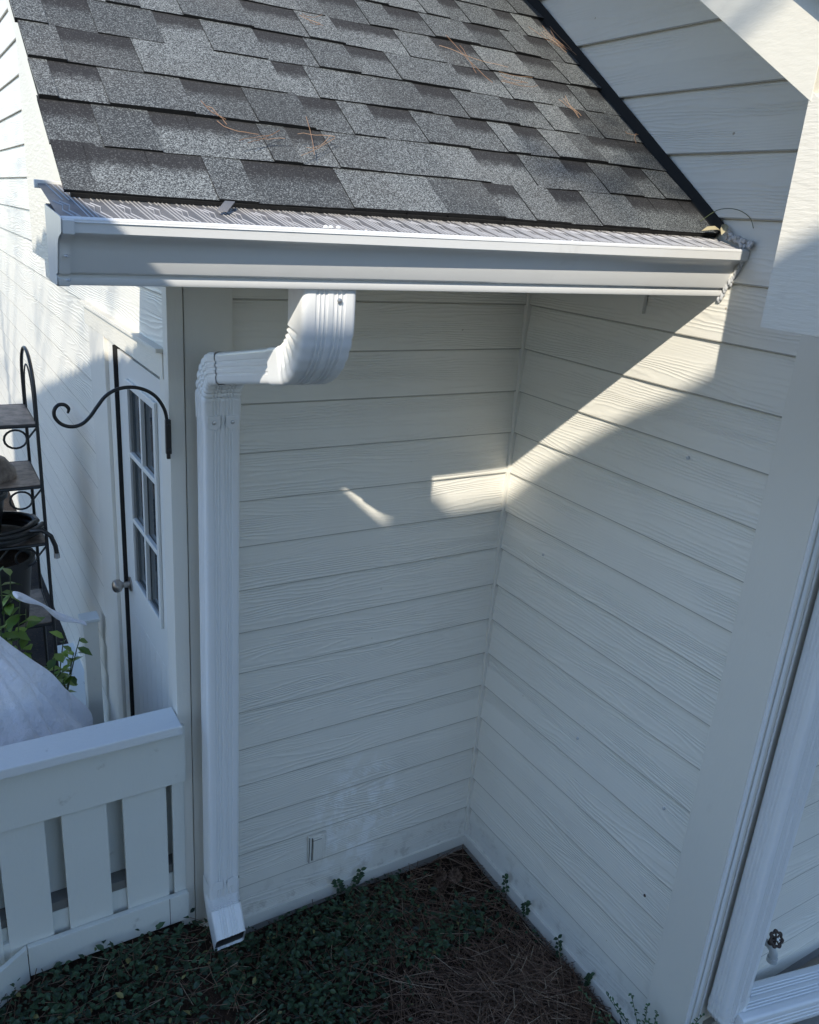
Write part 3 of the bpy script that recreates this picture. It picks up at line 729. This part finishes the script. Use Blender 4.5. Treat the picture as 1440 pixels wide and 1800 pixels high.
hs.tube([(-1.77,1.50,1.43),(-1.72,1.465,1.44),(-1.685,1.45,1.41),(-1.668,1.45,1.355),(-1.664,1.452,1.315)], .0115, 8)
ho = hs.build('garden_hose', M['hose'], smooth=True); tag(ho, 'black garden hose coiled on the rack with one end hanging down', 'hose')
q = MB(); q.tube([(-1.664,1.452,1.315),(-1.664,1.452,1.288)], .0145, 10); q.build('hose_fitting', M['screw'], ho, smooth=True)
def pot(name, c, r, h, label, m=M['blackplastic']):
    t = thing(name, c, label, 'pot'); q = MB()
    q.lathe([(r*.75,0),(r*.98,h*.9),(r*1.08,h*.9),(r*1.08,h),(r*.98,h),(r*.93,h*.93),(.001,h*.93)], c, 'Z', 24); q.build('pot_wall', m, t, smooth=True)
    q = MB(); q.lathe([(r*.9,h*.935),(.001,h*.95)], c, 'Z', 16); q.build('potting_soil', M['soil'], t); return t
pot('flower_pot', (-1.93,1.62,.91), .17, .36, 'large black pot on the shelf under the coiled hose')
pot('flower_pot', (-2.0,1.72,1.364), .15, .22, 'black pot on the shelf inside the coiled hose')
pot('flower_pot', (-1.90,1.25,.09), .19, .40, 'large black nursery pot standing on the ground by the rack')
q = MB(); q.lathe([(.16,0),(.158,.03),(.12,.085),(.06,.115),(.002,.125)], (-1.95,1.72,1.664), 'Z', 24); tag(q.build('bowl', M['shelf'], smooth=True), 'upturned brown bowl on the middle rack shelf', 'bowl')

# white planter, post
po = thing('post', (-1.53,1.42,.1), 'short white post with a square cap standing against the left wall', 'post')
boxp('shaft', M['fence'], po, -1.575, -1.500, 1.38, 1.455, .1, .93, bevel=.003)
boxp('post_cap', M['peel'], po, -1.585, -1.490, 1.37, 1.465, .931, .95, bevel=.003)

def leafmesh(q, c, d, nrm, L, W, tone, fold=.25):
    d = d.normalized(); s = d.cross(nrm).normalized(); n = s.cross(d).normalized()
    P = lambda t, w_, h: c + d*(L*t) + s*(W*w_) + n*(L*h)
    top = [P(0,0,0), P(.28,.42,fold*.35), P(.6,.46,fold*.3), P(1,0,-.12), P(.6,-.46,fold*.3), P(.28,-.42,fold*.35), P(.3,0,.02), P(.62,0,.0)]
    q.add(top, [(0,1,6),(1,2,7,6),(2,3,7),(3,4,7),(4,5,6,7),(5,0,6)], 0, tone)
def plant(name, base, stems, label, cat, mt, L=.06, seed=1, dens=9, W=.5, lo=.3, parent_root=True):
    rr = random.Random(seed); t = thing(name, base, label, cat); st = MB(); lf = MB()
    for tip in stems:
        b = Vector(base); tp = Vector(tip); mid = (b+tp)/2+Vector((rr.uniform(-.03,.03), rr.uniform(-.03,.03), .06))
        pts = [b*(1-s)**2+mid*2*s*(1-s)+tp*s*s for s in [i/10 for i in range(11)]]
        st.tube(pts, [.005-.0003*i for i in range(11)], 6)
        for k in range(dens):
            s = lo+(1-lo)*(k+rr.random())/dens; p = b*(1-s)**2+mid*2*s*(1-s)+tp*s*s
            d = Vector((rr.uniform(-1,1), rr.uniform(-1,1), rr.uniform(-.5,.6)))
            leafmesh(lf, p, d, Vector((rr.uniform(-.4,.4), rr.uniform(-.4,.4), 1)), L*rr.uniform(.6,1.15), L*W*rr.uniform(.8,1.1), max(.02, min(1, rr.gauss(.4,.3)+.35*(s-.6))))
    st.build('stems', M['stem'], t, smooth=True); lf.build('leaves', mt, t, smooth=True); return t
plant('potted_plant', (-1.98,.85,.35), [(-1.93,.82,1.50),(-1.90,.80,1.42),(-1.97,.80,1.55),(-2.03,.85,1.42),(-1.88,.85,1.32),(-1.99,.72,1.36)], 'yellow-green leafy plant rising behind the white cloth bundle', 'plant', M['citrus'], .085, 4, 16, .55)
plant('potted_plant', (-1.78,1.0,.45), [(-1.70,.86,1.06),(-1.78,.84,1.10),(-1.72,.95,1.12),(-1.82,.90,1.0),(-1.76,.80,.98),(-1.66,.92,1.10)], 'smaller green plant between the white cloth and the pale planter', 'plant', M['citrus'], .075, 9, 13, .55)
# white cloth bundle
q = MB(); cc = Vector((-2.12,.44,.30)); rings = []
prof_c = [(0.40,0),(.44,.10),(.45,.22),(.435,.36),(.40,.50),(.35,.60),(.27,.72),(.17,.86),(.08,.97),(.03,1.02)]
for r, h in [(a[0]+(b[0]-a[0])*j/4, a[1]+(b[1]-a[1])*j/4) for a, b in zip(prof_c[:-1], prof_c[1:]) for j in range(4)]+[prof_c[-1]]:
    ring_ = []
    for k in range(120):
        a = 2*math.pi*k/120
        f = 1+.04*math.sin(a*9+h*7+3*mn.noise(Vector((math.cos(a)*2, math.sin(a)*2, h*4))))+.03*math.sin(a*17-h*16+4*mn.noise(Vector((math.cos(a)*3, math.sin(a)*3, h*5+3))))+.14*mn.noise(Vector((math.cos(a)*1.6, math.sin(a)*1.6, h*3)))+.10*abs(mn.noise(Vector((math.cos(a)*3+h*2, math.sin(a)*3, h*3))))+.09*(.5-abs(mn.noise(Vector((math.cos(a)*4+h*3, math.sin(a)*4-h*2, h*3+7)))))+.035*mn.noise(Vector((math.cos(a)*11, math.sin(a)*11, h*14)))
        ring_.append(cc+Vector((r*f*math.cos(a), r*f*math.sin(a)*.8, h*(1+.05*math.sin(a)))))
    rings.append([Vector((p.x, p.y, cc.z+(p.z-cc.z)*1.16)) for p in ring_])
q.loft(rings)
cb = q.build('cloth_cover', M['cloth'], smooth=True); cb.data.polygons.foreach_set('use_smooth', [True]*len(cb.data.polygons))
sm = cb.modifiers.new('s', 'SUBSURF'); sm.levels = 1; sm.render_levels = 2
tag(cb, 'big bundle of white frost cloth wrapped over a plant behind the fence', 'cloth cover')
q = MB(); pts = cr([Vector(p) for p in [(-1.93,.76,1.44),(-1.88,.78,1.40),(-1.82,.80,1.35),(-1.77,.82,1.285),(-1.70,.82,1.245),(-1.655,.82,1.22)]], 5)
rings = []
for i, p in enumerate(pts):
    wv = .022+.01*math.sin(i*.5); rings.append([p+Vector((.01,-.01,-wv)), p+Vector((.018,-.02,0)), p+Vector((-.0,.01,wv*.9)), p+Vector((-.01,.018,.0))])
q.loft(rings); s_ = q.build('cloth_strip', M['cloth'], smooth=True); sm = s_.modifiers.new('s','SUBSURF'); sm.levels = 1; sm.render_levels = 2
tag(s_, 'narrow curled strip of white cloth lying across the plant leaves', 'cloth strip')

# ------------------------------------------------------------------ ground cover
rr = random.Random(11)
def dens(x, y):
    d = 1.0
    if x > -.42 and y > -.34: d *= .12
    if x > -.22: d *= .35
    c = math.hypot((x+.38)/.42, (y+.85)/.30)
    if c < 1: d *= .02
    if x < -1.45: d *= .8
    if y > -.08 and x > -1.2: d *= .25
    return d*max(0, min(1, .90+1.6*mn.noise(Vector((x*3.2, y*3.2, 4)))))
q = MB(); n = 0
while n < 15000:
    x = rr.uniform(-2.6, .25); y = rr.uniform(-1.5, -.03)
    if x > -.03 and y > -1.24: continue
    if x < -1.46 and y > -.07: continue
    if rr.random() > dens(x, y): continue
    n += 1; h = rr.random()**1.4*.085*(.55+.45*min(1, dens(x, y)*1.2))
    c = Vector((x, y, gz(x, y)+.012+h)); a = rr.uniform(0, 2*math.pi); L = rr.choice((.6,.8,1,1,1.25,1.6))*rr.uniform(.018, .028)
    d = Vector((math.cos(a), math.sin(a), rr.uniform(-.25,.5)))
    leafmesh(q, c, d, Vector((rr.uniform(-.7,.7), rr.uniform(-.9,.5), 1)), L, L*.55, min(1, max(.03, rr.gauss(.38,.26))))
tag(q.build('vine_ground_cover', M['vine'], smooth=False), kind='stuff')
def needle(q, c, a, L, tilt, r, tone, bend):
    d = Vector((math.cos(a), math.sin(a), 0)); s = Vector((-d.y, d.x, 0)); pts = []
    for i in range(4):
        t = i/3-.5; pts.append(c + d*(L*t) + s*(bend*(t*t-.1)) + Vector((0,0,tilt*t)))
    w_ = r
    for i in range(3):
        a0, b0 = pts[i], pts[i+1]
        q.add([a0-s*w_, a0+s*w_, b0+s*w_, b0-s*w_, a0+Vector((0,0,w_*1.2)), b0+Vector((0,0,w_*1.2))], [(0,3,5,4),(4,5,2,1),(0,1,2,3)], 0, tone)
q = MB(); n = 0
while n < 5600:
    mode = rr.random()
    if mode < .36: x, y = rr.gauss(-.36,.22), rr.gauss(-.90,.15)
    elif mode < .60: x, y = rr.uniform(-.75, .2), rr.uniform(-1.4, -.02)
    else: x, y = rr.uniform(-2.5, .2), rr.uniform(-1.45, -.03)
    if (x > -.04 and y > -1.24) or y > -.04 or (x < -1.46 and y > -.08): continue
    n += 1; pile = math.exp(-((x+.36)/.28)**2-((y+.9)/.2)**2)
    c = Vector((x, y, gz(x, y)+.006+rr.random()*(.055+.085*pile)))
    L = rr.uniform(.08,.20)
    needle(q, c, rr.uniform(0, math.pi), L, rr.uniform(-.02,.02)+pile*rr.uniform(-.03,.03), .0013, rr.random()*.97+.02, rr.uniform(-.02,.02))
tag(q.build('pine_straw', M['straw']), kind='stuff')
# broken leaves on the soil in the corner
q = MB()
for i in range(420):
    x, y = rr.uniform(-1.2,-.03), rr.uniform(-1.0,-.03)
    c = Vector((x, y, gz(x,y)+.008+rr.random()*.012)); a = rr.uniform(0,6.28)
    leafmesh(q, c, Vector((math.cos(a), math.sin(a), rr.uniform(-.2,.2))), Vector((rr.uniform(-.4,.4), rr.uniform(-.4,.4), 1)), rr.uniform(.012,.03), .011, rr.uniform(.05,.7))
tag(q.build('leaf_litter', M['straw']), kind='stuff')
# twigs of vine that stand against the walls
def sprig(name, base, h, lean, label, n=7, L=.026, seed=1, mt=None, cat='vine sprig', group=None):
    r_ = random.Random(seed); t = thing(name, base, label, cat, group); st = MB(); lf = MB(); b = Vector(base); tp = b+Vector((lean[0], lean[1], h))
    st.tube([b, (b+tp)/2+Vector((0,-.008,.01)), tp], .0014, 5)
    for k in range(n):
        s = .25+.75*k/(n-1); p = b+(tp-b)*s
        for sg in (-1, 1):
            a = r_.uniform(0, 6.28)
            leafmesh(lf, p, Vector((sg*.8+r_.uniform(-.3,.3), r_.uniform(-.8,.2), .3)), Vector((0,-.5,1)), L*r_.uniform(.7,1.1), L*.55, r_.uniform(.1,.8))
    st.build('stem', M['stem'], t); lf.build('leaves', mt or M['vine'], t); return t
SP = 'vine sprigs standing up against the walls'
sprig('vine_sprig', (-.665,-.035,.02), .10, (.03,.0), 'taller vine sprig against the middle of the back wall baseboard', 5, .034, 3, group=SP)
sprig('vine_sprig', (-.74,-.05,.03), .10, (-.03,.0), 'leafy vine sprig left of the tallest one on the back wall baseboard', 5, .032, 4, group=SP)
sprig('vine_sprig', (-.035,-.40,.02), .11, (-.01,.02), 'vine sprig at the foot of the right wall, nearest the inner corner', 5, .030, 5, group=SP)
sprig('vine_sprig', (-.04,-.55,.02), .12, (-.02,-.01), 'vine sprig over the right baseboard, second from the inner corner', 6, .030, 6, group=SP)
sprig('vine_sprig', (-.045,-.80,.02), .10, (.0,.03), 'vine sprig hanging over the middle of the right baseboard', 5, .028, 7, group=SP)
sprig('vine_sprig', (-.045,-.95,.02), .09, (.01,-.02), 'low vine sprig over the right baseboard beside the pine straw', 6, .028, 8, group=SP)
t = thing('shrub', (-.02,-1.36,.0), 'small bright green shrub at the foot of the right corner board', 'shrub')
st = MB(); lf = MB(); r_ = random.Random(21)
for k in range(44):
    b = Vector((-.05+r_.uniform(-.05,.05), -1.34+r_.uniform(-.05,.05), .0)); tp = b+Vector((r_.uniform(-.20,.14), r_.uniform(-.20,.18), r_.uniform(.18,.37)))
    mid = (b+tp)/2+Vector((r_.uniform(-.03,.03), 0, .04)); pts = [b*(1-s)**2+mid*2*s*(1-s)+tp*s*s for s in [i/8 for i in range(9)]]
    st.tube(pts, .0013, 5)
    for j in range(20):
        s = .25+.75*j/19; p = b*(1-s)**2+mid*2*s*(1-s)+tp*s*s
        leafmesh(lf, p, Vector((r_.uniform(-1,1), r_.uniform(-1,1), r_.uniform(-.1,.7))), Vector((r_.uniform(-.5,.5), -.3, 1)), r_.uniform(.010,.019), .009, min(1, max(.03, r_.gauss(.5,.25))))
st.build('stems', M['stem'], t); lf.build('leaves', M['shrub'], t)
# pine cones
def cone(loc, rot, s, label):
    t = thing('pine_cone', loc, label, 'pine cone', 'pine cones in the inner corner'); q = MB(); c = Vector(loc)
    mtx = Matrix.Rotation(rot[0],3,'X') @ Matrix.Rotation(rot[1],3,'Y')
    q2 = MB(); q2.lathe([(.001,-.03*s),(.008*s,-.02*s),(.010*s,0),(.006*s,.025*s),(.001,.035*s)], loc, 'Z', 10); q2.build('core', M['cone'], t)
    for i in range(70):
        f = i/69; a = i*2.39996; z = -.03+.065*f; r = .030*math.sin(math.pi*(.15+.8*f))**.7
        d = mtx @ Vector((math.cos(a), math.sin(a), .45)); o = c + mtx @ Vector((.3*r*math.cos(a)*s, .3*r*math.sin(a)*s, z*s))
        leafmesh(q, o, d, mtx @ Vector((-.4*math.cos(a), -.4*math.sin(a), 1)), r*1.05*s, .013*s, .1+.85*((i*37)%10)/10)
    q.build('scales', M['cone'], t)
cone((-.255,-.150,.030), (1.2,.3), 1.0, 'pine cone lying nearest the back wall, middle of the three')
cone((-.185,-.185,.030), (1.4,-.8), 1.05, 'pine cone right of the others, closest to the inner corner')
cone((-.300,-.215,.028), (.5,1.3), .9, 'pine cone lying farthest from the back wall, left of the other two')
# small stones left
q = MB()
for i in range(70):
    x, y = -1.70+rr.gauss(0,.05), 1.0+rr.gauss(0,.09); r = rr.uniform(.006,.014)
    q.add([(x+r*a, y+r*b, .11+r*c) for a, b, c in ((1,0,0),(0,1,0),(-1,0,0),(0,-1,0),(0,0,.8),(0,0,-.8))], [(0,1,4),(1,2,4),(2,3,4),(3,0,4),(1,0,5),(2,1,5),(3,2,5),(0,3,5)], 0, rr.uniform(.1,1))
tag(q.build('pebbles', M['pebble']), kind='stuff')
# needles and leaves on the roof
def roofneedles(c, n, spread, ang, seed, label, L=.13):
    r_ = random.Random(seed); q = MB(); x0, y0 = c
    for i in range(n):
        a = ang+r_.gauss(0,.35); x = x0+r_.gauss(0,spread); y = y0+r_.gauss(0,spread*.6); Ls = L*r_.uniform(.6,1.1); be = r_.uniform(-.03,.03); pts = []
        for k in range(7):
            t = k/6-.5; xx = x+math.cos(a)*Ls*t-math.sin(a)*be*(t*t); ys_ = y+math.sin(a)*Ls*t+math.cos(a)*be*(t*t)
            pts.append((min(xx,-.03), ys_, roofz(ys_)+.012+.004*(i%3)+.012*abs(t)*r_.random()))
        q.tube(pts, .0008, 4, 0, r_.uniform(.05,1))
    tag(q.build('pine_needles', M['roofneedle']), label, 'pine needles', 'pine needle clumps on the shingles')
roofneedles((-1.46,-.735), 4, .02, .05, 1, 'clump of brown needles on the lower left shingles, left of the forked clump')
roofneedles((-1.29,-.715), 4, .018, .5, 2, 'forked brown needles in the middle of the lower shingles')
roofneedles((-1.53,-.675), 2, .01, -1.2, 3, 'pair of tan needles on the left shingles by the third course edge', .07)
roofneedles((-1.10,-.25), 3, .015, .1, 4, 'reddish needle clump near the top of the photographed roof', .07)
roofneedles((-.56,-.28), 3, .02, -.9, 5, 'long curved needles on the upper right shingles', .22)
roofneedles((-.40,-.335), 4, .03, -.1, 6, 'dense line of orange needles on the right shingles', .15)
roofneedles((-.09,-.06), 7, .03, -1.2, 7, 'messy needles caught along the roof edge at the upper wall')
roofneedles((-.29,-.43), 3, .012, -1.3, 8, 'thin needles lying down-slope on the right shingles', .11)
roofneedles((-.07,-.52), 2, .02, .3, 9, 'needles beside the black flashing on the lower right shingles', .10)
def dryleaf(c, d, n, L, W, label):
    q = MB(); leafmesh(q, Vector(c), Vector(d), Vector(n), L, W, 0, .2); o = q.build('dry_leaf', M['dryleaf'])
    s = o.modifiers.new('s','SOLIDIFY'); s.thickness = .0008; tag(o, label, 'leaf')
dryleaf((-.115,-.905,3.058), (1,-.05,.12), (0,-.5,1), .10, .022, 'dry tan leaf lying flat at the right end of the gutter guard')
dryleaf((-.060,-.935,3.050), (.8,.5,.62), (-.5,-.6,.6), .075, .022, 'dry tan leaf standing up against the wall at the gutter end')
q = MB(); q.tube(cr([Vector(p) for p in ((-.075,-.86,3.085),(-.055,-.90,3.12),(-.03,-.945,3.125),(-.02,-.99,3.105),(-.018,-1.01,3.075))],5), .0011, 5, 0, .1)
tag(q.build('twig', M['stem']), 'thin curved twig arching off the roof corner by the gutter end', 'twig')

# ------------------------------------------------------------------ neighbouring house that shades the corner
nb = thing('neighbouring_house', (-6,-5.5,0), 'tall cream house behind the viewer with a steep jagged shingled gable and lower hipped wing', 'house')
YC = -5.5
def UW(u, w_, y=YC): return (u+SX*y, w_-SZ*y)
rake = [(-.30,1.565),(-.765,1.903),(-.885,2.022),(-1.035,2.175),(-1.28,2.47),(-2.1,3.03),(-2.72,3.47),(-3.26,3.81),(-4.33,4.50),(-5.08,4.95),(-6.6,5.9)]
poly = []
for (a, b) in zip(rake[:-1], rake[1:]):
    L = math.hypot(b[0]-a[0], b[1]-a[1]); n = max(1, int(L/.13))
    for i in range(n):
        t = i/n; u, w_ = a[0]+(b[0]-a[0])*t, a[1]+(b[1]-a[1])*t
        j = .018 if i % 2 else -.018
        poly.append(UW(u, w_+j-.08)); 
xr, zr = UW(*rake[-1]); poly.append((xr, zr)); poly += [(xr-.02, 0), (UW(-.30,0)[0], 0)]
q = MB(); q.prism(poly, 1, YC-.4, YC); q.build('gable_wall', M['trim'], nb)
low = [(-.66,1.885),(-.635,1.89),(-.62,2.0),(-.41,1.99),(-.385,1.90),(.01,1.915),(.20,1.93),(.40,1.91),(.594,1.88),(.753,1.835),(.93,1.812),(1.02,1.785),(3.5,.95)]  # raised step in this unseen outline added to block sun below the elbow
poly = [UW(*p) for p in low]; poly = [(UW(-.6,0)[0], 0)] + poly + [(poly[-1][0], 0)]
q = MB(); q.prism(poly, 1, YC-3.0, YC-.02); q.build('wing_wall', M['trim'], nb)

pr_ = rake[1:]
YN = -1.55; top = []
for (a, b) in zip(pr_[:-1], pr_[1:]):
    L = math.hypot(b[0]-a[0], b[1]-a[1]); n = max(1, int(L/.075))
    for i in range(n):
        t = i/n; j = .012 if i % 2 else -.012
        top.append(UW(a[0]+(b[0]-a[0])*t, a[1]+(b[1]-a[1])*t+j, YN))
bot = [(p[0]-.10, p[1]-.16) for p in top][::-1]
pr2 = thing('sun_blocker', (-4.5,-2.0,0), 'unseen shingled slab on posts, added left of the viewer to block the sun', 'sun blocker')
q = MB(); q.prism(top+bot, 1, -2.5, YN); q.build('roof', M['shingle'], pr2)  # unseen slab added as a sun blocker, its edge shaped from the shadow outline
for px_ in (-3.1, -6.2):
    zt_ = max(p[1] for p in bot if p[0] < px_)
    zt_ = min(bot, key=lambda p: abs(p[0]-px_))[1]
    boxp('post', M['fence'], pr2, px_-.06, px_+.06, -2.3, -2.18, 0, zt_+.05)  # posts added only to carry the unseen slab

# small painted-over nail heads on the siding
for (y_, z_) in ((-1.124,1.070),(-.655,1.071),(-1.125,.663),(-.93,2.35),(-.30,1.75)):
    q = MB(); q.lathe([(.0065,.004),(.006,-.002),(.003,-.0045),(.001,-.005)], (-.0095,y_,z_), 'X', 9); q.build('nail_head', M['rust'] if z_ == .663 else M['caulk'], house, smooth=True)
# trees beyond the viewer, their sparse foliage dapples the roof and the left wall
def far_tree(u0, label, clumps, seed):
    x0 = UW(u0, 0, -7.0)[0]; tr = thing('tree', (x0,-7.0,0), label, 'tree')
    q = MB(); q.tube([(x0,-7.0,-.2),(x0+.05,-7.0,3),(x0-.08,-7.0,6.5),(x0+.05,-7.0,10.5),(x0,-7.0,13.5)], [.22,.18,.14,.08,.02], 12); q.build('trunk', M['shelf'], tr, smooth=True)
    lf = MB(); r_ = random.Random(seed)
    for (u_, w_, rad, nn) in clumps:
        q = MB(); x_, z_ = UW(u_, w_, -7.0); b = Vector((x0,-7.0,z_-.5)); tp = Vector((x_,-7.0,z_))
        q.tube([b, (b+tp)/2+Vector((0,0,.05)), tp], [.03,.014,.005], 6); q.build('branch', M['shelf'], tr, smooth=True)
        for k in range(nn):
            c = tp+Vector((r_.gauss(0,rad), r_.gauss(0,rad), r_.gauss(0,rad)))
            leafmesh(lf, c, Vector((r_.uniform(-1,1), r_.uniform(-1,1), r_.uniform(-1,1))), Vector((r_.uniform(-1,1), r_.uniform(-1,1), .8)), r_.uniform(.05,.10), .035, r_.uniform(.1,.9))
    lf.build('crown', M['shrub'], tr)
far_tree(2.4, 'sparse tree behind the viewer, over the low wing of the neighbouring house', ((.47,2.84,.09,60),(.30,2.56,.07,30),(.09,2.60,.05,16),(.62,2.56,.07,26),(1.4,4.5,.4,90),(2.2,6.0,.6,160),(3.0,5.0,.6,160)), 31)
far_tree(-6.6, 'sparse tree behind the viewer, beyond the tall gable of the neighbouring house', ((-3.15,4.15,.12,40),(-2.75,3.75,.10,30),(-4.3,4.9,.16,50),(-3.6,4.7,.14,40),(-2.25,3.42,.06,18),(-4.9,6.1,.25,60),(-5.4,6.6,.3,60),(-6.4,7.5,.6,160),(-7.5,6.8,.6,160)), 32)
